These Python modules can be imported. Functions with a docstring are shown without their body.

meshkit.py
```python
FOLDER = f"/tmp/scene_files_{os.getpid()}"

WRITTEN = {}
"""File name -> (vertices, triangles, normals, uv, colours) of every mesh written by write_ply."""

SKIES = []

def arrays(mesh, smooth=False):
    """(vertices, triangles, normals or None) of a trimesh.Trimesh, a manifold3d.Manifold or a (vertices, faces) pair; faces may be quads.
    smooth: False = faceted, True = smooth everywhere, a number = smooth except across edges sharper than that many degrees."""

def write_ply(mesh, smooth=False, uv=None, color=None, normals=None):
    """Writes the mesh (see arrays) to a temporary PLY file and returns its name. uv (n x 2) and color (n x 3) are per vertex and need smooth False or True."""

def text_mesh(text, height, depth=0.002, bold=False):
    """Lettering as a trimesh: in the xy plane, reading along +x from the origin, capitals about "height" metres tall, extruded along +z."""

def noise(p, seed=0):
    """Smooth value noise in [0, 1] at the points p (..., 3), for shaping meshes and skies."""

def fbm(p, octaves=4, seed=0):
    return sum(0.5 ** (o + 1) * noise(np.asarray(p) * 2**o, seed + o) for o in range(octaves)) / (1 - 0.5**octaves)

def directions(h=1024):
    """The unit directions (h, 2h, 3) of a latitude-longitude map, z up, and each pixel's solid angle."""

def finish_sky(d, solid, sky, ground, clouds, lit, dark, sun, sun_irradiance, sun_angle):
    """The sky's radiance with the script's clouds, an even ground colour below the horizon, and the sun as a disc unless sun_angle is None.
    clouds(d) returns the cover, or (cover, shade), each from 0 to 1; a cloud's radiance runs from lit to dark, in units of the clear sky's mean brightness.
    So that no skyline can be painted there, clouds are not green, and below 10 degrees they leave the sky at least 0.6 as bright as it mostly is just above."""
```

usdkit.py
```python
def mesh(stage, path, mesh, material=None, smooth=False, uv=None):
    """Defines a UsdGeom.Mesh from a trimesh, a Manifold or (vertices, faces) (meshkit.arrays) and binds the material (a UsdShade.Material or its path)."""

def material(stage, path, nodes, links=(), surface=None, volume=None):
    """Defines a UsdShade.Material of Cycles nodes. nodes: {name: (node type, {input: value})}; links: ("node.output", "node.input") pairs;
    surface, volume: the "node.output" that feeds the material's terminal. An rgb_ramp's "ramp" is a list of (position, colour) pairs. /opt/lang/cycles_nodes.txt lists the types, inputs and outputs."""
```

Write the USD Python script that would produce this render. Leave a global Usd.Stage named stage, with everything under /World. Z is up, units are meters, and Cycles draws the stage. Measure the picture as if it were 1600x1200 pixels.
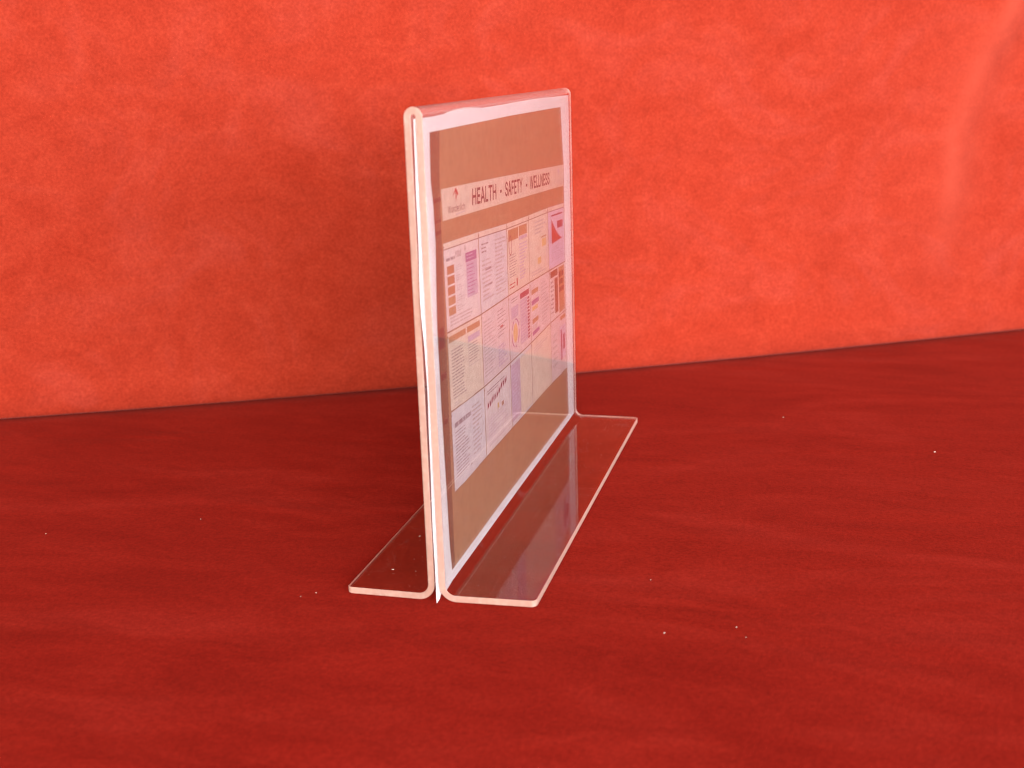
import math, random
import numpy as np
import trimesh, usdkit, meshkit
from shapely.geometry import Polygon, box as sbox
from pxr import Usd, UsdGeom, UsdLux, UsdShade, Gf, Sdf, Vt

stage = Usd.Stage.CreateInMemory()
UsdGeom.SetStageUpAxis(stage, 'Z'); UsdGeom.SetStageMetersPerUnit(stage, 1.0)
UsdGeom.Xform.Define(stage, '/World')
random.seed(7); RNG = np.random.default_rng(7)

# ------------------------------------------------------------------ camera
EYE = np.array([0.1630, -0.4620, 0.2300]); YAW, PITCH, ROLL, FOCAL = -0.2650, -0.2622, -0.0316, 1.864 / 1.6 * 36
fw = np.array([math.sin(YAW) * math.cos(PITCH), math.cos(YAW) * math.cos(PITCH), math.sin(PITCH)])
r0 = np.cross(fw, [0, 0, 1]); r0 /= np.linalg.norm(r0); u0 = np.cross(r0, fw)
rt = r0 * math.cos(ROLL) + u0 * math.sin(ROLL); up = -r0 * math.sin(ROLL) + u0 * math.cos(ROLL)
cam = UsdGeom.Camera.Define(stage, '/World/camera')
cam.CreateHorizontalApertureAttr(36.0); cam.CreateVerticalApertureAttr(27.0); cam.CreateFocalLengthAttr(FOCAL)
cam.CreateClippingRangeAttr(Gf.Vec2f(0.01, 100)); cam.CreateExposureAttr(0.90)
cam.CreateFStopAttr(11.0); cam.CreateFocusDistanceAttr(0.62)
cam.AddTransformOp().Set(Gf.Matrix4d(*rt, 0, *up, 0, *(-fw), 0, *EYE, 1))

# ------------------------------------------------------------------ light
def mat(name, nodes, links=(), surface=None):
    return usdkit.material(stage, '/World/Looks/' + name, nodes, links, surface=surface)

def rect_light(name, pos, target, w, h, power, color):
    """A RectLight of radiance 'power' aimed from pos at target."""
    l = UsdLux.RectLight.Define(stage, '/World/' + name)
    l.CreateWidthAttr(w); l.CreateHeightAttr(h); l.CreateIntensityAttr(power); l.CreateColorAttr(Gf.Vec3f(*color))
    z = np.array(pos, float) - np.array(target, float); z /= np.linalg.norm(z)
    x = np.cross([0, 0, 1], z) if abs(z[2]) < 0.99 else np.array([1.0, 0, 0]); x /= np.linalg.norm(x); y = np.cross(z, x)
    l.AddTransformOp().Set(Gf.Matrix4d(*x, 0, *y, 0, *z, 0, *pos, 1))
    return l

rect_light('window_light', (1.72, -1.02, 0.36), (0, 0.15, 0.1), 1.25, 0.80, 10.8, (0.95, 0.99, 1.13))
rect_light('room_fill_light', (1.9, -5.8, 1.75), (0.0, 0.2, 0.1), 5.4, 2.8, 12.3, (1.0, 0.90, 0.79))  # added broad warm fill from behind the camera, not a seen window
dome = UsdLux.DomeLight.Define(stage, '/World/room_light')
dome.CreateIntensityAttr(1.0)
dm = mat('room_air', {'b': ('background_shader', {'color': (1.0, 0.93, 0.88), 'strength': 0.52})}, surface='b.background')
UsdShade.MaterialBindingAPI.Apply(dome.GetPrim()).Bind(dm)

# ------------------------------------------------------------------ helpers
used = {}
def numbered(parent, name):
    k = (parent, name); n = used.get(k, 0); used[k] = n + 1
    return f'{parent}/{name}' + (f'_{n:03d}' if n else '')

def tag(p, label=None, cat=None, group=None, kind=None):
    for k, v in (('label', label), ('category', cat), ('group', group), ('kind', kind)):
        if v: p.SetCustomDataByKey(k, v)
    return p

def thing(name, label, cat, loc=(0, 0, 0), group=None):
    x = UsdGeom.Xform.Define(stage, numbered('/World', name)); x.AddTranslateOp().Set(Gf.Vec3d(*map(float, loc)))
    return tag(x.GetPrim(), label, cat, group)

def obj(name, mesh, m, parent=None, smooth=False, normals=None):
    path = numbered(str(parent.GetPath()) if parent else '/World', name)
    g = usdkit.mesh(stage, path, mesh, m, smooth=smooth)
    if normals is not None:
        g.CreateNormalsAttr(Vt.Vec3fArray.FromNumpy(np.asarray(normals, np.float32))); g.SetNormalsInterpolation('vertex')
    return g.GetPrim()

def grid_mesh(P):
    """(n, m, 3) points to (vertices, quads)."""
    n, m = P.shape[:2]
    i = np.arange(n * m).reshape(n, m)
    q = np.stack([i[:-1, :-1], i[1:, :-1], i[1:, 1:], i[:-1, 1:]], -1).reshape(-1, 4)
    return P.reshape(-1, 3), q

# ------------------------------------------------------------------ materials
def suede(name, base, dark, pale, scale_vec, sheen, bump, seed, mottle, tint):
    """Brushed microfibre cloth: the pile lies in streaks and clouds of slightly different red."""
    return mat(name, {
        'g': ('geometry', {}),
        'map': ('mapping', {'mapping_type': 'point', 'location': (seed, seed * 0.7, seed * 0.3), 'scale': scale_vec}),
        'clouds': ('noise_texture', {'scale': 9.0, 'detail': 6.0, 'roughness': 0.58, 'distortion': 1.6}),
        'streaks': ('noise_texture', {'scale': 34.0, 'detail': 4.0, 'roughness': 0.66, 'distortion': 1.1}),
        'fibre': ('noise_texture', {'scale': 900.0, 'detail': 2.0, 'roughness': 0.7}),
        'weave': ('noise_texture', {'scale': 520.0, 'detail': 3.0, 'roughness': 0.8}), 'crease': ('noise_texture', {'type': 'ridged_multifractal', 'scale': 11.0, 'detail': 6.0, 'roughness': 0.6, 'distortion': 1.2}),
        'hc': ('math', {'math_type': 'multiply_add', 'value2': 6.5}),
        'rc': ('rgb_ramp', {'ramp': [(0.30, dark), (0.50, base), (0.72, pale)]}),
        'rs': ('rgb_ramp', {'ramp': [(0.30, (0.80, 0.78, 0.78)), (0.5, (1, 1, 1)), (0.74, (1.22, 1.5, 1.5))]}),
        'rf': ('rgb_ramp', {'ramp': [(0.30, (0.74, 0.72, 0.72)), (0.5, (1, 1, 1)), (0.70, (1.26, 1.4, 1.4))]}),
        'm1': ('mix_color', {'blend_type': 'multiply', 'fac': mottle}),
        'm2': ('mix_color', {'blend_type': 'multiply', 'fac': 0.75}),
        'painted_pleat_light': ('attribute', {'attribute': 'painted_pleat_light'}), 'm3': ('mix_color', {'blend_type': 'mix', 'b': tuple(min(1, x * k) for x, k in zip(pale, (1.30, 1.75, 1.75)))}),  # mixes in the painted highlight of the pleat
        'h': ('math', {'math_type': 'add'}),
        'b': ('bump', {'strength': bump, 'distance': 0.0006}),
        'p': ('principled_bsdf', {'roughness': 0.95, 'specular_ior_level': 0.02, 'sheen_weight': sheen, 'sheen_roughness': 0.45, 'sheen_tint': tint}),
    }, [('g.position', 'map.vector'), ('map.vector', 'clouds.vector'), ('map.vector', 'streaks.vector'), ('g.position', 'fibre.vector'), ('g.position', 'weave.vector'),
        ('clouds.fac', 'rc.fac'), ('streaks.fac', 'rs.fac'), ('weave.fac', 'rf.fac'), ('rc.color', 'm1.a'), ('rs.color', 'm1.b'), ('m1.result', 'm2.a'), ('rf.color', 'm2.b'),
        ('m2.result', 'm3.a'), ('painted_pleat_light.fac', 'm3.fac'), ('m3.result', 'p.base_color'), ('weave.fac', 'h.value1'), ('fibre.fac', 'h.value2'), ('map.vector', 'crease.vector'), ('crease.fac', 'hc.value1'), ('h.value', 'hc.value3'), ('hc.value', 'b.height'), ('b.normal', 'p.normal')], surface='p.BSDF')

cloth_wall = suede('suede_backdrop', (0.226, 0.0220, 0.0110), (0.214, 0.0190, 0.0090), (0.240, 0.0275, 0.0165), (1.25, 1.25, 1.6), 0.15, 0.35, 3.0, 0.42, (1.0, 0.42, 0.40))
cloth_floor = suede('suede_table', (0.180, 0.0078, 0.0044), (0.160, 0.0061, 0.0035), (0.205, 0.0112, 0.0070), (0.55, 1.5, 1), 0.05, 0.35, 11.0, 0.55, (1.0, 0.16, 0.11))

acrylic = mat('clear_acrylic', {
    'g': ('geometry', {}), 'n': ('noise_texture', {'scale': 22.0, 'detail': 6.0, 'roughness': 0.7, 'distortion': 1.5}),
    'r': ('map_range', {'from_min': 0.56, 'from_max': 0.78, 'to_min': 0.0, 'to_max': 0.10, 'clamp': True}),
    'p': ('principled_bsdf', {'base_color': (0.998, 0.995, 0.993), 'transmission_weight': 1.0, 'ior': 1.49, 'roughness': 0.0}),
    'sm': ('noise_texture', {'scale': 38.0, 'detail': 6.0, 'roughness': 0.75, 'distortion': 2.0}), 'du': ('noise_texture', {'scale': 520.0, 'detail': 1.0}),
    'ra': ('map_range', {'from_min': 0.57, 'from_max': 0.82, 'to_min': 0.0, 'to_max': 0.035, 'clamp': True}),
    'rb': ('map_range', {'from_min': 0.785, 'from_max': 0.82, 'to_min': 0.0, 'to_max': 0.40, 'clamp': True}),
    'fa': ('math', {'math_type': 'maximum'}), 'd': ('diffuse_bsdf', {'color': (0.85, 0.83, 0.82)}), 'mx': ('mix_closure', {}),
}, [('g.position', 'n.vector'), ('n.fac', 'r.value'), ('r.result', 'p.roughness'), ('g.position', 'sm.vector'), ('g.position', 'du.vector'), ('sm.fac', 'ra.value'), ('du.fac', 'rb.value'),
    ('ra.result', 'fa.value1'), ('rb.result', 'fa.value2'), ('fa.value', 'mx.fac'), ('p.BSDF', 'mx.closure1'), ('d.BSDF', 'mx.closure2')], surface='mx.closure')
bend_mat = mat('hazy_bent_acrylic', {
    'p': ('principled_bsdf', {'base_color': (0.985, 0.96, 0.95), 'transmission_weight': 1.0, 'ior': 1.49, 'roughness': 0.06}),
    'd': ('diffuse_bsdf', {'color': (0.85, 0.78, 0.76)}), 'm': ('mix_closure', {'fac': 0.06})},
    [('p.BSDF', 'm.closure1'), ('d.BSDF', 'm.closure2')], surface='m.closure')

cut_mat = mat('sawn_acrylic_edge', {
    'g': ('geometry', {}), 'map': ('mapping', {'scale': (1, 1, 1)}),
    'n': ('noise_texture', {'scale': 420.0, 'detail': 3.0, 'roughness': 0.7}),
    'n2': ('noise_texture', {'scale': 60.0, 'detail': 4.0, 'roughness': 0.7}),
    'b': ('bump', {'strength': 0.35, 'distance': 0.0004}),
    'f': ('map_range', {'from_min': 0.3, 'from_max': 0.7, 'to_min': 0.55, 'to_max': 0.72, 'clamp': True}),
    'gl': ('principled_bsdf', {'base_color': (0.98, 0.95, 0.93), 'transmission_weight': 1.0, 'ior': 1.49, 'roughness': 0.38}),
    'cr': ('rgb_ramp', {'ramp': [(0.32, (0.70, 0.41, 0.33)), (0.52, (0.78, 0.48, 0.39)), (0.70, (0.90, 0.66, 0.56))]}), 'd': ('diffuse_bsdf', {}), 't': ('translucent_bsdf', {'color': (0.85, 0.50, 0.40)}),  # peach paints the red cloth's glow onto clear plastic
    'dt': ('mix_closure', {'fac': 0.5}), 'mx': ('mix_closure', {'fac': 0.5}),
}, [('g.position', 'n.vector'), ('g.position', 'n2.vector'), ('n.fac', 'b.height'), ('n.fac', 'cr.fac'), ('cr.color', 'd.color'), ('b.normal', 'gl.normal'), ('b.normal', 'd.normal'), ('n2.fac', 'f.value'), ('f.result', 'mx.fac'),
    ('d.BSDF', 'dt.closure1'), ('t.BSDF', 'dt.closure2'), ('gl.BSDF', 'mx.closure1'), ('dt.closure', 'mx.closure2')], surface='mx.closure')

def ink(name, c, rough=0.55, grain=0.10):
    return mat(name, {
        'g': ('geometry', {}), 'n': ('noise_texture', {'scale': 160.0, 'detail': 4.0, 'roughness': 0.7}),
        'r': ('rgb_ramp', {'ramp': [(0.3, tuple(x * (1 - grain) for x in c)), (0.7, tuple(x * (1 + grain) for x in c))]}),
        'p': ('principled_bsdf', {'roughness': rough, 'specular_ior_level': 0.3})},
        [('g.position', 'n.vector'), ('n.fac', 'r.fac'), ('r.color', 'p.base_color')], surface='p.BSDF')

white_paper = mat('white_paper', {
    'd': ('principled_bsdf', {'base_color': (0.86, 0.86, 0.87), 'roughness': 0.8, 'specular_ior_level': 0.2}),
    't': ('translucent_bsdf', {'color': (0.8, 0.78, 0.76)}), 'm': ('mix_closure', {'fac': 0.18})},
    [('d.BSDF', 'm.closure1'), ('t.BSDF', 'm.closure2')], surface='m.closure')

C = {k: ink('ink_' + k, v) for k, v in dict(
    board=(0.37, 0.205, 0.115), post=(0.21, 0.105, 0.068), mark=(0.16, 0.05, 0.045), banner=(0.62, 0.50, 0.41), cream=(0.66, 0.55, 0.45), pale=(0.65, 0.57, 0.55),
    lilac=(0.58, 0.47, 0.57), cool=(0.60, 0.56, 0.57), pinkish=(0.64, 0.52, 0.51), letter=(0.17, 0.035, 0.040), grey=(0.29, 0.22, 0.23), soft=(0.46, 0.38, 0.38), name=(0.13, 0.045, 0.05), red=(0.42, 0.06, 0.05),
    wine=(0.30, 0.05, 0.075), purple=(0.36, 0.15, 0.28), mauve=(0.50, 0.38, 0.47), orange=(0.44, 0.19, 0.10), tan=(0.44, 0.23, 0.12), gold=(0.66, 0.44, 0.20), joint=(0.26, 0.15, 0.11),
    brown=(0.24, 0.085, 0.04)).items()}

# ------------------------------------------------------------------ setting: table cloth and backdrop
WALL = np.array([(-0.95, -0.075), (-0.70, 0.058), (-0.39, 0.214), (-0.265, 0.275), (-0.133, 0.338), (0.008, 0.407), (0.158, 0.494), (0.323, 0.591), (0.62, 0.77), (1.05, 1.03)])
WFIT = np.polyfit(WALL[2:8, 0], WALL[2:8, 1], 2)
def wall_xy(s):                                                    # s runs with x: the backdrop's foot bows gently
    return np.polyval(WFIT, s)

n, m = 240, 240
X, Y = np.meshgrid(np.linspace(-1.3, 1.4, n), np.linspace(-1.0, 1.25, m), indexing='ij')
Z = 0.0009 * (meshkit.fbm(np.stack([X * 5, Y * 9, 0 * X], -1), 4, 3) - 0.62)
Z -= 0.0004
near = np.exp(-((X / 0.07) ** 2 + ((Y - 0.14) / 0.2) ** 2) ** 2)
Z = Z * (1 - near) - 0.00035 * near                                # pressed flat under the stand
V, F = grid_mesh(np.stack([X, Y, np.minimum(Z, -0.0002)], -1))
tag(obj('table_cloth', (V, F), cloth_floor, smooth=True), 'dark red brushed suede cloth lying flat under the acrylic stand', 'cloth', kind='structure')

ss = np.linspace(-0.95, 1.05, 420); H_W = 0.62
prof = [(0.012, 0.0075), (0.006, 0.0026), (0.0022, 0.0012), (0.0006, 0.0024), (0.0, 0.0055)] + [(0.0, z) for z in np.linspace(0.012, H_W, 170)]
rows, painted_pleat_light = [], []
yy = wall_xy(ss); tx = np.gradient(ss); ty = np.gradient(yy); ln = np.hypot(tx, ty); nx, ny = ty / ln, -tx / ln   # normal towards the camera
for back, z in prof:
    p = np.stack([ss * 6, 0 * ss + z * 7, 0 * ss], -1)
    d = 0.006 * (meshkit.fbm(p, 3, 9) - 0.5) + 0.0016 * (meshkit.fbm(p * 4.2 + 5, 3, 4) - 0.5)
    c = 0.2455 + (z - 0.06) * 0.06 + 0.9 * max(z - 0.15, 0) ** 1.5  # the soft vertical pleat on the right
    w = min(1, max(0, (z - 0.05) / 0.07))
    d = d + w * (0.0055 * np.exp(-((ss - c) / 0.018) ** 2) - 0.003 * np.exp(-((ss - c - 0.032) / 0.018) ** 2))
    d = d + 0.0016 * np.clip((ss - 0.02) / 0.08, 0, 1) * (meshkit.fbm(p * np.array([5.0, 6.5, 1]) + 9, 3, 14) - 0.5)
    c2 = 0.305 - 0.8 * (z - 0.17)
    d = d + 0.004 * np.exp(-((ss - c2) / 0.016) ** 2) * math.exp(-((z - 0.15) / 0.06) ** 2)
    d = d * min(1, z / 0.05) + 0.0022 * math.exp(-((z - 0.016) / 0.012) ** 2)
    lift = 0.0007 * meshkit.fbm(np.stack([ss * 4, 0 * ss, 0 * ss], -1), 2, 8) if z < 0.02 else 0
    lean = 0.02 * z
    painted_pleat_light.append(w * (0.36 * np.exp(-((ss - c - 0.002) / 0.0095) ** 2) + 0.26 * np.exp(-((ss - c - 0.004) / 0.030) ** 2)) * np.clip(0.55 + 1.5 * (meshkit.fbm(p * np.array([9.0, 2.6, 1]), 4, 22) - 0.4), 0, 1))  # bright streak along the pleat, painted as colour where the relief cannot brighten
    rows.append(np.stack([ss + nx * (d - back - lean), yy + ny * (d - back - lean), z + lift + 0 * ss], -1))
V, F = grid_mesh(np.stack(rows, 1))
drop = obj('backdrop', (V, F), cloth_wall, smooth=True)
UsdGeom.PrimvarsAPI(drop).CreatePrimvar('painted_pleat_light', Sdf.ValueTypeNames.FloatArray, 'vertex').Set(Vt.FloatArray.FromNumpy(np.stack(painted_pleat_light, 1).ravel().astype(np.float32)))
tag(drop, 'bright red brushed suede backdrop standing behind the acrylic stand', 'backdrop', kind='structure')

# ------------------------------------------------------------------ the acrylic stand: one bent sheet
L, H, T, G = 0.285, 0.2146, 0.0030, 0.0020
W_R, W_L, RB, CH, RC = 0.0454, 0.0431, 0.0062, 0.00028, 0.0026
LIFT = 0.0008                                                       # the front corner of the right foot does not quite lie down
a = G / 2 + T / 2
# centre line as (x, z, normal x, normal z), the normal on the outer (foot upper / panel outside) face
def centre():
    pts = []                                                       # (x, z, nx, nz, tag)
    h = T / 2
    for x in np.linspace(-W_L, -a - RB, 12): pts.append((x, h, 0, 1, 'foot'))
    for t in np.linspace(0, math.pi / 2, 15)[1:]:
        pts.append((-a - RB + RB * math.sin(t), h + RB - RB * math.cos(t), -math.sin(t), math.cos(t), 'bend'))
    for z in np.linspace(h + RB, H - T / 2 - a, 26)[1:]: pts.append((-a, z, -1, 0, 'panel'))
    for t in np.linspace(0, math.pi, 25)[1:]:
        pts.append((-a * math.cos(t), H - T / 2 - a + a * math.sin(t), -math.cos(t), math.sin(t), 'fold'))
    for z in np.linspace(h + RB, H - T / 2 - a, 26)[::-1][1:]: pts.append((a, z, 1, 0, 'panel2'))
    for t in np.linspace(0, math.pi / 2, 15)[::-1][:-1]:
        pts.append((a + RB - RB * math.sin(t), h + RB - RB * math.cos(t), math.sin(t), math.cos(t), 'bend2'))
    for x in np.linspace(a + RB, W_R, 12): pts.append((x, h, 0, 1, 'foot2'))
    return pts
cl = centre()
cxz = np.array([p[:2] for p in cl]); cn = np.array([p[2:4] for p in cl]); kinds = [p[4] for p in cl]
arc = np.concatenate([[0], np.cumsum(np.hypot(*np.diff(cxz, axis=0).T))]); S = arc[-1]
def place(s, y, off):
    """A point of the sheet at arc length s, depth y, offset off along the outer normal, with that normal."""
    s = np.asarray(s, float); y = np.asarray(y, float) + 0 * s
    x = np.interp(s, arc, cxz[:, 0]); z = np.interp(s, arc, cxz[:, 1])
    ax, az = np.interp(s, arc, cn[:, 0]), np.interp(s, arc, cn[:, 1]); k = np.hypot(ax, az); ax, az = ax / k, az / k
    bow = 0.0003 * np.sin(np.pi * np.clip(y / L, 0, 1)) * np.sin(np.pi * np.clip(z / H, 0, 1)) * np.sign(x)
    lift = LIFT * np.clip((x - 0.010) / (W_R - 0.010), 0, 1) * np.clip(1 - y / L, 0, 1)
    P = np.stack([x + ax * off + bow, y, z + az * off + lift], -1)
    return P, np.stack([ax, 0 * ax, az], -1)

th = np.linspace(0, math.pi / 2, 7)
def rails(r, inset):
    """Near rail of the unrolled sheet (s, y): rounded corner, straight, rounded corner."""
    s1 = RC - (RC - inset) * np.cos(th); y1 = RC - (RC - inset) * np.sin(th)
    mid = [(s, inset) for s in arc if RC < s < S - RC]
    near = list(zip(s1, y1)) + mid + [(S - s, y) for s, y in list(zip(s1, y1))[::-1]]
    return np.array(near)
out_n, in_n = rails(RC, 0.0), rails(RC, CH)
in_f = in_n.copy(); in_f[:, 1] = L - in_n[:, 1]; out_f = out_n.copy(); out_f[:, 1] = L - out_n[:, 1]

stand = thing('sign_holder', 'clear bent acrylic sign holder with two flat feet standing on the red cloth', 'sign holder')
seg = {}
for i, (s, _) in enumerate(in_n):
    j = min(int(np.searchsorted(arc, s + 1e-9)), len(kinds) - 1)
    seg.setdefault(kinds[j], []).append(i)
order = [('foot', 'foot'), ('bend', 'lower_bend'), ('panel', 'panel'), ('fold', 'top_fold'), ('panel2', 'panel'), ('bend2', 'lower_bend'), ('foot2', 'foot')]
ny_ = 24
for key, name in order:
    idx = seg[key]; i0, i1 = idx[0], idx[-1]
    if key != 'foot': i0 -= 1
    rng = list(range(i0, i1 + 1)); vs, fs, ns, at = [], [], [], 0
    for sgn in (1, -1):
        A, B = in_n[rng], in_f[rng]; P, N = [], []
        for t in np.linspace(0, 1, ny_):
            p, nn = place(A[:, 0], A[:, 1] * (1 - t) + B[:, 1] * t, sgn * T / 2); P.append(p); N.append(nn * sgn)
        P, N = np.stack(P, 1), np.stack(N, 1); v, q = grid_mesh(P)
        # outward winding
        e = np.cross(v[q[0, 1]] - v[q[0, 0]], v[q[0, 3]] - v[q[0, 0]])
        if e @ N.reshape(-1, 3)[q[0, 0]] < 0: q = q[:, ::-1]
        vs.append(v); fs.append(q + at); ns.append(N.reshape(-1, 3)); at += len(v)
    obj(name, (np.vstack(vs), np.vstack(fs)), bend_mat if key == 'fold' else acrylic, stand, normals=np.vstack(ns))

def edge_strip(name, O, I, towards, label):
    """Sawn edge between the sheet's two faces: chamfer, flat cut, chamfer."""
    pa = place(I[:, 0], I[:, 1], T / 2)[0]; pb = place(O[:, 0], O[:, 1], T / 2 - CH)[0]; pc = place(O[:, 0], O[:, 1], -T / 2 + CH)[0]; pd = place(I[:, 0], I[:, 1], -T / 2)[0]
    vs, fs, at = [], [], 0
    for u, w, k in ((pa, pb, 2), (pb, pc, 5), (pc, pd, 2)):
        v, q = grid_mesh(np.stack([u + (w - u) * t for t in np.linspace(0, 1, k)], 1))
        mid = len(O) // 2 * k; qq = q.reshape(-1, k - 1, 4)[len(O) // 2][0]
        e = np.cross(v[qq[1]] - v[qq[0]], v[qq[3]] - v[qq[0]])
        if e @ np.array(towards) < 0: q = q[:, ::-1]
        vs.append(v); fs.append(q + at); at += len(v)
    tag(obj(name, trimesh.Trimesh(np.vstack(vs), np.vstack([np.vstack(fs)[:, [0, 1, 2]], np.vstack(fs)[:, [0, 2, 3]]]), process=False), cut_mat, stand), label)
edge_strip('cut_edge', out_n, in_n, (0, -1, 0), 'near sawn edge, frosted, with the red cloth glow painted in as peach')
edge_strip('cut_edge', out_f[::-1], in_f[::-1], (0, 1, 0), 'far sawn edge, bright thin line')
k = 20
e0 = np.stack([np.zeros(k), np.linspace(RC, L - RC, k)], 1); e0i = e0 + [CH, 0]
edge_strip('cut_edge', e0, e0i, (-1, 0, 0), 'outer sawn edge of the left foot')
edge_strip('cut_edge', np.array([S, 0]) - e0 * [1, -1], np.array([S, 0]) - e0i * [1, -1], (1, 0, 0), 'outer sawn edge of the right foot')

# ------------------------------------------------------------------ paper inserts between the panels
def sheet_x(y, z):                                                 # how the printed sheet lies in the slot
    return 0.00055 + 0.00022 * np.sin(y * 31 + 0.6) * np.sin(z * 23 + 0.4)

def flat(poly, layer, step=None):
    """A shapely polygon (millimetres, y along, z up) as a thin printed layer facing +x."""
    polys = getattr(poly, 'geoms', [poly]); vs, fs, at = [], [], 0
    for g in polys:
        v, f = trimesh.creation.triangulate_polygon(g, engine='earcut')
        if step:
            t = trimesh.Trimesh(np.c_[v, 0 * v[:, 0]], f); 
            nv, nf = trimesh.remesh.subdivide_to_size(t.vertices, t.faces, step); v, f = nv[:, :2], nf
        vs.append(v); fs.append(f + at); at += len(v)
    v, f = np.vstack(vs) / 1000, np.vstack(fs)
    P = np.c_[sheet_x(v[:, 0], v[:, 1]) + layer * 0.00004, v]
    a_, b_, c_ = P[f[:, 0]], P[f[:, 1]], P[f[:, 2]]
    flip = np.cross(b_ - a_, c_ - a_)[:, 0] < 0
    f[flip] = f[flip][:, ::-1]
    return P, f

def layer(name, poly, layer_no, m, parent, step=8.0):
    return obj(name, flat(poly, layer_no, step), m, parent)

insert = thing('printed_insert', 'printed sheet showing a brown notice board, slotted behind the right panel', 'sign insert')
paper_poly = Polygon([(4.3, 2.9), (80, 3.2), (190, 3.9), (282.6, 4.2), (282.8, 110), (282.3, 210.2), (190, 210.6), (90, 210.4), (36, 210.0), (4.4, 210.0), (4.0, 120), (4.3, 60)])
layer('paper_sheet', paper_poly, 0, white_paper, insert)
LEFT = [(12.3, 203.8), (10.9, 184), (12.8, 174), (13.5, 158), (11.6, 142), (9.9, 121.6), (9.8, 86), (10.4, 75.7), (12.3, 22), (14.0, 9.0)]
photo_poly = Polygon(LEFT + [(90, 9.4), (180, 9.2), (265.6, 9.2), (263.8, 39.5), (264.0, 108), (265.4, 168), (259.9, 203.9), (140, 204.4)])
layer('photo_ground', photo_poly, 1, C['board'], insert)
strip = Polygon(LEFT + [(18.2, 9.1), (18.6, 45), (20.6, 110), (21.1, 146), (22.6, 184), (25.4, 203.8)])
sp = layer('door_post', strip, 2, C['post'], insert)
marks = [sbox(12.8, 174.5, 22.8, 176.3), sbox(12.9, 166, 22, 167.2), sbox(13.2, 161, 21.6, 162.6), sbox(11.4, 112, 18.6, 121), sbox(11.6, 98, 18.4, 101), sbox(12, 78, 17.4, 80)]
for b in marks: layer('post_mark', b, 3, C['mark'], sp)

def quad_map(q):
    q = np.array(q, float)                                         # TL, TR, BR, BL
    return lambda u, v: tuple((q[3] * (1 - u) + q[2] * u) * (1 - v) + (q[0] * (1 - u) + q[1] * u) * v)   # v = 1 at the top
def warp(g, f):
    from shapely.ops import transform
    def tr(x, y):
        r = [f(a, b) for a, b in zip(x, y)]
        return [p[0] for p in r], [p[1] for p in r]
    return transform(tr, g)

def lettering(text, quad, lay, m, parent, bold=True, name='lettering'):
    """Text stretched into a quad (TL, TR, BR, BL in millimetres of the sheet)."""
    t = meshkit.text_mesh(text, 1.0, 0.01, bold=bold)
    v, f = np.array(t.vertices), np.array(t.faces); top = v[:, 2] > 0.005
    f = f[top[f].all(1)]; lo, hi = v[:, :2].min(0), v[:, :2].max(0)
    uv = (v[:, :2] - lo) / (hi - lo); q = np.array(quad, float)
    u, w = uv[:, :1], uv[:, 1:]
    P = ((q[3] * (1 - u) + q[2] * u) * (1 - w) + (q[0] * (1 - u) + q[1] * u) * w) / 1000
    P = np.c_[sheet_x(P[:, 0], P[:, 1]) + lay * 0.00004, P]
    flip = np.cross(P[f[:, 1]] - P[f[:, 0]], P[f[:, 2]] - P[f[:, 0]])[:, 0] < 0
    f[flip] = f[flip][:, ::-1]
    return obj(name, (P, f), m, parent)

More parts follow.
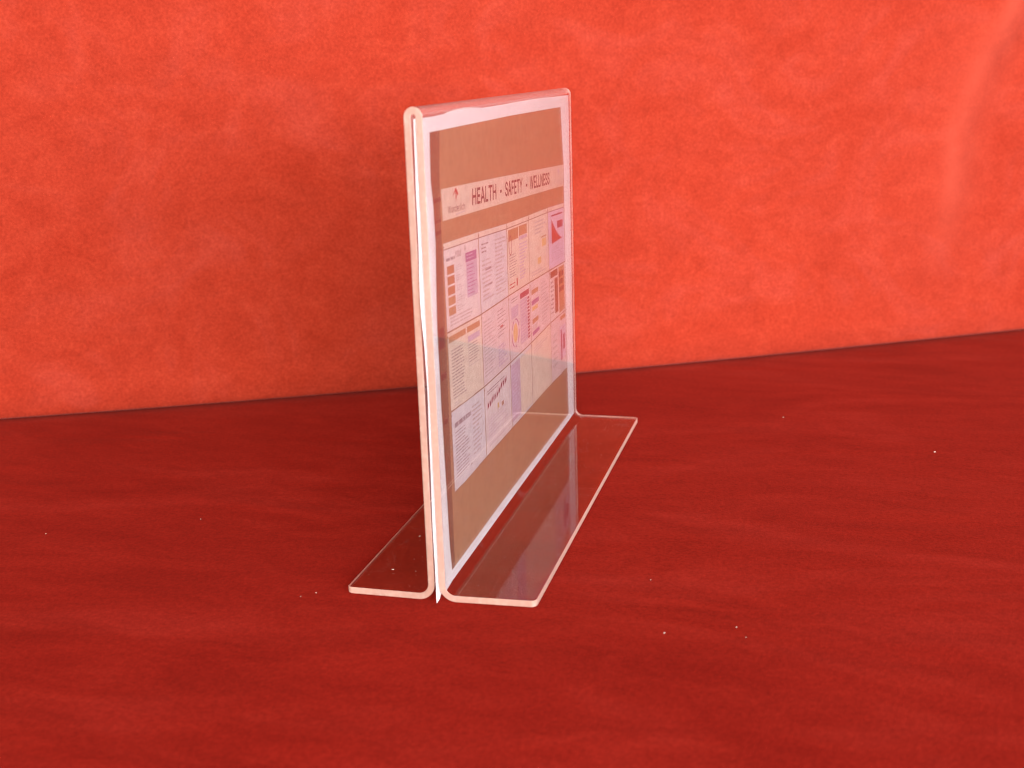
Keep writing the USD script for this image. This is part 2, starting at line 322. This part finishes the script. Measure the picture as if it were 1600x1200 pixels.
ban = layer('banner', Polygon([(24.0, 179.4), (110, 176.0), (263.6, 169.2), (263.6, 156.4), (140, 161.5), (24.4, 165.8)]), 2, C['banner'], insert)
lettering('HEALTH', [(69.0, 175.0), (109.4, 173.1), (108.8, 165.5), (68.2, 167.2)], 3, C['letter'], ban)
lettering('SAFETY', [(126.0, 172.4), (161.5, 170.9), (160.8, 163.4), (125.3, 165.0)], 3, C['letter'], ban)
lettering('WELLNESS', [(178.3, 170.2), (227.0, 168.0), (226.4, 161.0), (177.7, 163.0)], 3, C['letter'], ban)
for y, z in ((117.4, 168.6), (170.4, 166.2)): layer('dash', sbox(y - 1.6, z - 0.7, y + 1.6, z + 0.7), 3, C['letter'], ban)
for dy, dz, s in ((0, 0, 1.0), (206.0, -9.2, 0.82)):               # emblem: a red arrow-like kite over the name
    cy, cz = 44.4 + dy, 175.0 + dz
    em = Polygon([(cy - 4.6 * s, cz - 0.2 * s), (cy - 0.4 * s, cz + 3.0 * s), (cy + 0.9 * s, cz + 2.6 * s), (cy + 3.7 * s, cz - 0.3 * s), (cy + 2.2 * s, cz - 0.7 * s), (cy + 1.2 * s, cz + 0.4 * s), (cy + 0.1 * s, cz - 3.4 * s), (cy - 0.7 * s, cz - 1.2 * s), (cy - 0.5 * s, cz + 1.3 * s)])
    layer('emblem', em, 3, C['red'] if s == 1 else C['mauve'], ban)
    y0, z0, w_, h_ = 32.0 + dy + (4 if s < 1 else 0), 170.6 + dz + (0.6 if s < 1 else 0), 25.0 * s, 3.2 * s
    lettering('Wunderlich', [(y0, z0 + 0.6), (y0 + w_, z0 - 0.5), (y0 + w_, z0 - 0.5 - h_), (y0, z0 + 0.6 - h_)], 3, C['name'] if s == 1 else C['soft'], ban, bold=False)
    for q in range(4): layer('small_print', sbox(y0 + w_ * (0.45 + 0.14 * q), z0 - h_ - 1.5, y0 + w_ * (0.56 + 0.14 * q), z0 - h_ - 0.8), 3, C['soft'], ban)

# the notices: five columns, three rows, pinned edge to edge
cols = [22.4, 75.6, 126.2, 172.0, 219.2, 263.2]
top = [156.4, 154.1, 151.4, 149.7, 148.2, 146.0]
r12 = [116.9, 114.3, 113.5, 112.4, 110.8, 109.3]
r23 = [81.0, 78.2, 77.7, 78.0, 79.3, 78.6]
bot = [42.9, 42.4, 41.7, 41.6, 41.6, 40.6]
rowsz = [top, r12, r23, bot]
sheetcol = [['pale', 'cool', 'cream', 'cream', 'lilac'], ['cream', 'pinkish', 'pinkish', 'pinkish', 'pale'], ['cool', 'pale', 'cool', 'cream', 'pinkish']]

def text_rows(f, u0, u1, v0, v1, n_, fill=(0.6, 1.0), thick=0.45, seed=0):
    """Lines of small print between v1 (top) and v0, broken into words."""
    rg = random.Random(seed); out = []
    for i in range(n_):
        v = v1 - (v1 - v0) * (i + 0.5) / n_; h = (v1 - v0) / n_ * thick / 2
        end = u0 + (u1 - u0) * rg.uniform(*fill); u = u0
        while u < end - 0.01:
            w = min(rg.uniform(0.03, 0.12), end - u); out.append(warp(sbox(u, v - h, u + w, v + h), f)); u += w + 0.015
    from shapely.geometry import MultiPolygon
    return MultiPolygon(out)

def B(f, u0, v0, u1, v1): return warp(sbox(u0, v0, u1, v1), f)
for r in range(3):
    for c in range(5):
        g = 0.22
        q = [(cols[c] + g, rowsz[r][c] - g), (cols[c + 1] - g, rowsz[r][c + 1] - g), (cols[c + 1] - g, rowsz[r + 1][c + 1] + g), (cols[c] + g, rowsz[r + 1][c] + g)]
        j = 0.5
        if r == 0: q[0] = (q[0][0] + 0.2, q[0][1])
        f = quad_map(q)
        nt = layer('notice', Polygon(q), 2, C[sheetcol[r][c]], insert)
        blk = lambda u0, v0, u1, v1, col, name='print_block', f=f, nt=nt: layer(name, B(f, u0, v0, u1, v1), 3, C[col], nt, None)
        txt = lambda u0, u1, v0, v1, n_, col='soft', fill=(0.55, 1.0), th_=0.4, f=f, nt=nt, sd=r * 50 + c: obj('small_print', flat(text_rows(f, u0, u1, v0, v1, n_, fill, th_, sd + int(u0 * 100)), 4), C[col], nt)
        blk(0, -0.004, 1, 0.008, 'joint', 'sheet_seam'); blk(-0.002, 0, 0.006, 1, 'joint', 'sheet_seam')
        if r == 0: blk(0, 0.925, 1, 0.937, 'joint', 'sheet_seam'); blk(0.0, 0.94, 0.995, 0.995, 'cream', 'sheet_header')
        if (r, c) == (0, 0):
            txt(0.06, 0.30, 0.79, 0.83, 1, 'grey', (0.95, 1), 0.8)
            lettering('YOU', [f(0.31, 0.875), f(0.47, 0.875), f(0.47, 0.80), f(0.31, 0.80)], 4, C['grey'], nt)
            blk(0.60, 0.70, 0.93, 0.81, 'purple'); blk(0.61, 0.28, 0.93, 0.695, 'mauve'); txt(0.63, 0.91, 0.30, 0.68, 9, 'purple', (0.5, 1), 0.25); txt(0.63, 0.9, 0.72, 0.8, 2, 'mauve', (.6, .9), .35)
            for i in range(5): blk(0.075, 0.64 - i * 0.117, 0.27, 0.735 - i * 0.117, 'orange' if i < 3 else 'tan'); txt(0.31, 0.55, 0.645 - i * 0.117, 0.725 - i * 0.117, 3, 'soft')
            txt(0.1, 0.9, 0.04, 0.16, 3, 'soft'); lettering('A', [f(0.57, 0.905), f(0.62, 0.905), f(0.62, 0.84), f(0.57, 0.84)], 4, C['grey'], nt)
        elif (r, c) == (0, 1):
            txt(0.08, 0.45, 0.72, 0.86, 3, 'grey', (0.4, 0.9)); txt(0.08, 0.48, 0.12, 0.66, 10); txt(0.55, 0.95, 0.1, 0.86, 15); blk(0.2, 0.5, 0.4, 0.53, 'grey'); blk(0.15, 0.3, 0.42, 0.325, 'grey')
        elif (r, c) == (0, 2):
            blk(0.05, 0.74, 0.50, 0.90, 'tan'); blk(0.54, 0.76, 0.92, 0.90, 'tan'); blk(0.54, 0.70, 0.92, 0.75, 'mauve')
            oval = Polygon([(0.13 + 0.06 * math.cos(t), 0.68 + 0.13 * math.sin(t)) for t in np.linspace(0, 6.283, 30)[:-1]])
            layer('oval_ring', warp(oval.buffer(0.008).difference(oval.buffer(-0.008)), f), 4, C['wine'], nt, None)
            txt(0.07, 0.46, 0.22, 0.56, 9, 'grey', (0.6, 1), 0.3); txt(0.54, 0.9, 0.12, 0.66, 12, 'mauve', (0.5, 1), 0.5); blk(0.38, 0.07, 0.43, 0.18, 'red'); txt(0.06, 0.36, 0.06, 0.16, 2, 'red', (.8, 1), .35)
        elif (r, c) == (0, 3):
            blk(0.62, 0.58, 0.9, 0.60, 'tan'); blk(0.66, 0.44, 0.88, 0.56, 'gold'); blk(0.42, 0.40, 0.58, 0.48, 'banner'); blk(0.42, 0.2, 0.6, 0.3, 'gold'); blk(0.9, 0.15, 0.915, 0.4, 'mauve'); txt(0.1, 0.9, 0.05, 0.14, 2); txt(0.3, 0.9, 0.66, 0.88, 4)
        elif (r, c) == (0, 4):
            blk(0.2, 0.84, 0.9, 0.865, 'wine')
            sw = Polygon([(0.2, 0.40)] + [(0.2 + 0.70 * t, 0.80 - 0.36 * math.sin(t * math.pi / 2)) for t in np.linspace(0, 1, 9)])
            layer('swoosh', warp(sw, f), 4, C['red'], nt, None); blk(0.55, 0.62, 0.9, 0.74, 'wine'); txt(0.2, 0.9, 0.1, 0.36, 6, 'mauve')
        elif (r, c) == (1, 0):
            blk(0.03, 0.87, 0.51, 0.95, 'tan'); blk(0.55, 0.87, 0.95, 0.95, 'tan'); blk(0.57, 0.74, 0.93, 0.82, 'mauve')
            txt(0.08, 0.46, 0.12, 0.78, 16, 'grey', (0.7, 1), 0.32); txt(0.58, 0.92, 0.46, 0.72, 7, 'grey', (0.7, 1), 0.3); txt(0.1, 0.3, 0.03, 0.09, 2)
            for q4 in ((0.565, 0.42, 0.575, 0.84), (0.565, 0.42, 0.93, 0.428)): blk(*q4, 'soft')
        elif (r, c) == (1, 1):
            txt(0.06, 0.5, 0.1, 0.9, 16, 'soft'); txt(0.56, 0.95, 0.5, 0.92, 8, 'grey', (0.5, .9), .25); blk(0.66, 0.62, 0.76, 0.66, 'red'); txt(0.56, 0.95, 0.08, 0.4, 7, 'mauve', (.5, 1), .6)
        elif (r, c) == (1, 2):
            txt(0.1, 0.4, 0.86, 0.94, 2, 'grey'); blk(0.1, 0.62, 0.42, 0.8, 'mauve'); blk(0.52, 0.84, 0.95, 0.93, 'wine'); blk(0.52, 0.12, 0.85, 0.82, 'mauve')
            for i in range(13): blk(0.86, 0.12 + i * 0.054, 0.96, 0.155 + i * 0.054, 'wine', 'dot')
            txt(0.55, 0.83, 0.14, 0.8, 12, 'pinkish', (0.7, 1), 0.3)
            sun = Polygon([(0.27 + 0.10 * math.cos(t), 0.38 + 0.15 * math.sin(t)) for t in np.linspace(0, 6.283, 24)[:-1]])
            layer('round_graphic', warp(sun, f), 4, C['gold'], nt, None)
            ring = sun.buffer(0.075).difference(sun.buffer(0.05)).difference(sbox(0.2, 0.1, 0.26, 0.9)).difference(sbox(0, 0.4, 1, 0.46)).difference(sbox(.3, .1, .36, .3))
            layer('ring_arrows', warp(ring, f), 4, C['purple'], nt, None)
            blk(0.22, 0.62, 0.30, 0.66, 'wine')
        elif (r, c) == (1, 3):
            blk(0.06, 0.78, 0.4, 0.86, 'tan'); blk(0.06, 0.6, 0.42, 0.68, 'purple'); blk(0.08, 0.50, 0.36, 0.57, 'gold'); blk(0.08, 0.28, 0.38, 0.36, 'tan'); blk(0.08, 0.08, 0.42, 0.15, 'purple'); txt(0.55, 0.95, 0.1, 0.9, 12); txt(0.08, 0.4, 0.17, 0.26, 3)
        elif (r, c) == (1, 4):
            blk(0.06, 0.84, 0.50, 0.97, 'brown'); blk(0.56, 0.04, 0.93, 0.97, 'tan'); blk(0.30, 0.1, 0.50, 0.8, 'brown'); txt(0.06, 0.26, 0.12, 0.8, 8, 'grey')
            for i in range(9): layer('dark_patch', B(f, 0.58 + 0.1 * (i % 3), 0.46 + 0.15 * (i // 3), 0.665 + 0.1 * (i % 3), 0.56 + 0.16 * (i // 3)), 4, C['brown' if i % 2 else 'mark'], nt, None)
        elif (r, c) == (2, 0):
            txt(0.08, 0.58, 0.78, 0.84, 1, 'grey', (0.95, 1), 1.0); txt(0.08, 0.5, 0.14, 0.74, 14, 'grey', (0.6, 1), 0.3); txt(0.6, 0.93, 0.2, 0.9, 12); blk(0.5, 0.12, 0.54, 0.15, 'grey')
        elif (r, c) == (2, 1):
            rg = random.Random(4)                                  # a big brushed headline whose strokes jump about
            for i in range(9):
                u, v = 0.09 + 0.085 * i, 0.66 + 0.012 * i + rg.uniform(-0.03, 0.03)
                layer('brush_stroke', warp(Polygon([(u, v), (u + 0.05, v + 0.03), (u + 0.075, v + 0.12), (u + 0.03, v + 0.07), (u + 0.012, v + 0.11)]), f), 4, C['wine'], nt, None)
            txt(0.1, 0.9, 0.84, 0.92, 2, 'grey', (.4, .9)); blk(0.46, 0.52, 0.52, 0.6, 'gold'); blk(0.62, 0.5, 0.7, 0.56, 'orange')
            for i in range(9): blk(0.12 + 0.09 * i, 0.1, 0.128 + 0.09 * i, 0.56 - 0.02 * (i % 3), 'pinkish' if 2 < i < 6 else 'mauve')
            txt(0.1, 0.9, 0.08, 0.5, 9, 'mauve', (0.3, 1), 0.2)
        elif (r, c) == (2, 2):
            blk(0.02, 0.08, 0.43, 0.95, 'mauve'); txt(0.06, 0.4, 0.12, 0.9, 14, 'lilac', (.6, 1), .4); blk(0.44, 0.04, 0.985, 0.94, 'cream'); blk(0.36, 0.5, 0.40, 0.54, 'purple')
        elif (r, c) == (2, 3):
            txt(0.1, 0.9, 0.78, 0.9, 3)
        elif (r, c) == (2, 4):
            blk(0.56, 0.24, 0.96, 0.80, 'lilac'); blk(0.6, 0.9, 0.95, 0.97, 'tan'); blk(0.62, 0.22, 0.69, 0.74, 'wine'); blk(0.76, 0.38, 0.88, 0.64, 'wine'); txt(0.1, 0.5, 0.2, 0.8, 6)
        # a drawing pin at the upper corner
        pin = Polygon([(q[0][0] + 0.5 + 0.55 * math.cos(t), q[0][1] - 1.6 + 0.55 * math.sin(t)) for t in np.linspace(0, 6.283, 9)[:-1]])
        layer('pin', pin, 4, C['joint'], nt, None)

# the second, blank sheet behind it: wavy, sticking out at the near end and drooping at the bottom corner
nY, nZ = 70, 70
zz = np.linspace(0, 1, nZ); tt = np.linspace(0, 1, nY)
TTg, ZZg = np.meshgrid(tt, zz, indexing='ij')
edge = -0.0004 - 0.0005 * np.sin(ZZg * 9.0 + 2.2) - 0.0004 * np.sin(ZZg * 21 + 1.0) - 0.0022 * np.exp(-ZZg / 0.03)
Yg = edge + (0.2795 - edge) * TTg
topz = 0.2098 + 0.0016 * np.exp(-((Yg - 0.062) / 0.026) ** 2)
botz = 0.0004 + 0.0026 * np.clip(Yg / 0.02, 0, 1)
Zg = botz + (topz - botz) * ZZg
fade = np.exp(-np.clip(Yg, 0, 1) / 0.05)
Xg = -0.0003 + fade * (0.00040 + 0.00042 * np.sin(ZZg * 11.5 + 2.6) + 0.00015 * np.sin(ZZg * 27)) + 0.00012 * np.sin(Yg * 40)
Xg = np.minimum(Xg, sheet_x(Yg, Zg) - 0.00018)
Xg = np.where(Yg < 0.002, Xg + 0.0006 * np.exp(-Zg / 0.004), Xg)
blank = thing('blank_sheet', 'blank white paper sheet with a wavy near edge poking out of the slot', 'paper sheet')
obj('paper_sheet', grid_mesh(np.stack([Xg, Yg, Zg], -1)), white_paper, blank, smooth=True)

# ------------------------------------------------------------------ lint on the cloth and on the left foot
lint_mat = ink('lint', (0.62, 0.52, 0.46), 0.9, 0.02)
specks = [
    (0.2280, 0.2512, 0.0000, 1.7, 'largest white speck of lint on the red cloth, far right of the stand'),
    (0.1378, 0.3093, 0.0000, 0.9, 'small white speck of lint on the red cloth, between right foot and backdrop'),
    (0.1027, -0.0111, 0.0000, 1.0, "white speck of lint on the red cloth, nearest to the right foot's near corner"),
    (0.1314, -0.0001, 0.0000, 1.1, 'upper left lint speck of the close pair on the red cloth, lower right'),
    (0.1359, -0.0085, 0.0000, 0.9, 'lower right lint speck of the close pair on the red cloth, lower right'),
    (0.0896, 0.0400, 0.0000, 0.9, 'pale speck of lint on the red cloth beside the middle of the right foot'),
    (-0.1566, 0.0718, 0.0000, 0.9, 'white speck of lint on the red cloth left of the stand, halfway to the backdrop'),
    (-0.2278, 0.0377, 0.0000, 1.2, 'pale fleck of lint on the red cloth nearest the left border'),
    (-0.0574, -0.0024, 0.0000, 0.8, "tiny speck of lint on the red cloth closest to the left foot's near corner"),
    (-0.0626, -0.0075, 0.0000, 0.7, "tiny lint speck left of the left foot's near corner, farther out than its neighbour"),
    (-0.0290, 0.0222, 0.0031, 1.0, 'white speck of lint on the clear left foot, nearer its front edge'),
    (-0.0299, 0.0633, 0.0031, 1.0, 'white speck of lint on the clear left foot, closer to the upright panel'),
]
for x_, y_, z_, s_, label in specks:
    b = trimesh.creation.icosphere(1, 0.00028 * s_)
    b.apply_scale([1.1 + 1.3 * random.random(), 0.8, 0.5]); b.apply_transform(trimesh.transformations.rotation_matrix(random.uniform(0, 3.1), [0, 0, 1]))
    x = thing('lint_speck', label, 'lint', (x_, y_, z_), 'lint specks on the left foot' if z_ else 'lint specks on the red cloth')
    obj('fibre', b, lint_mat, x, smooth=True)
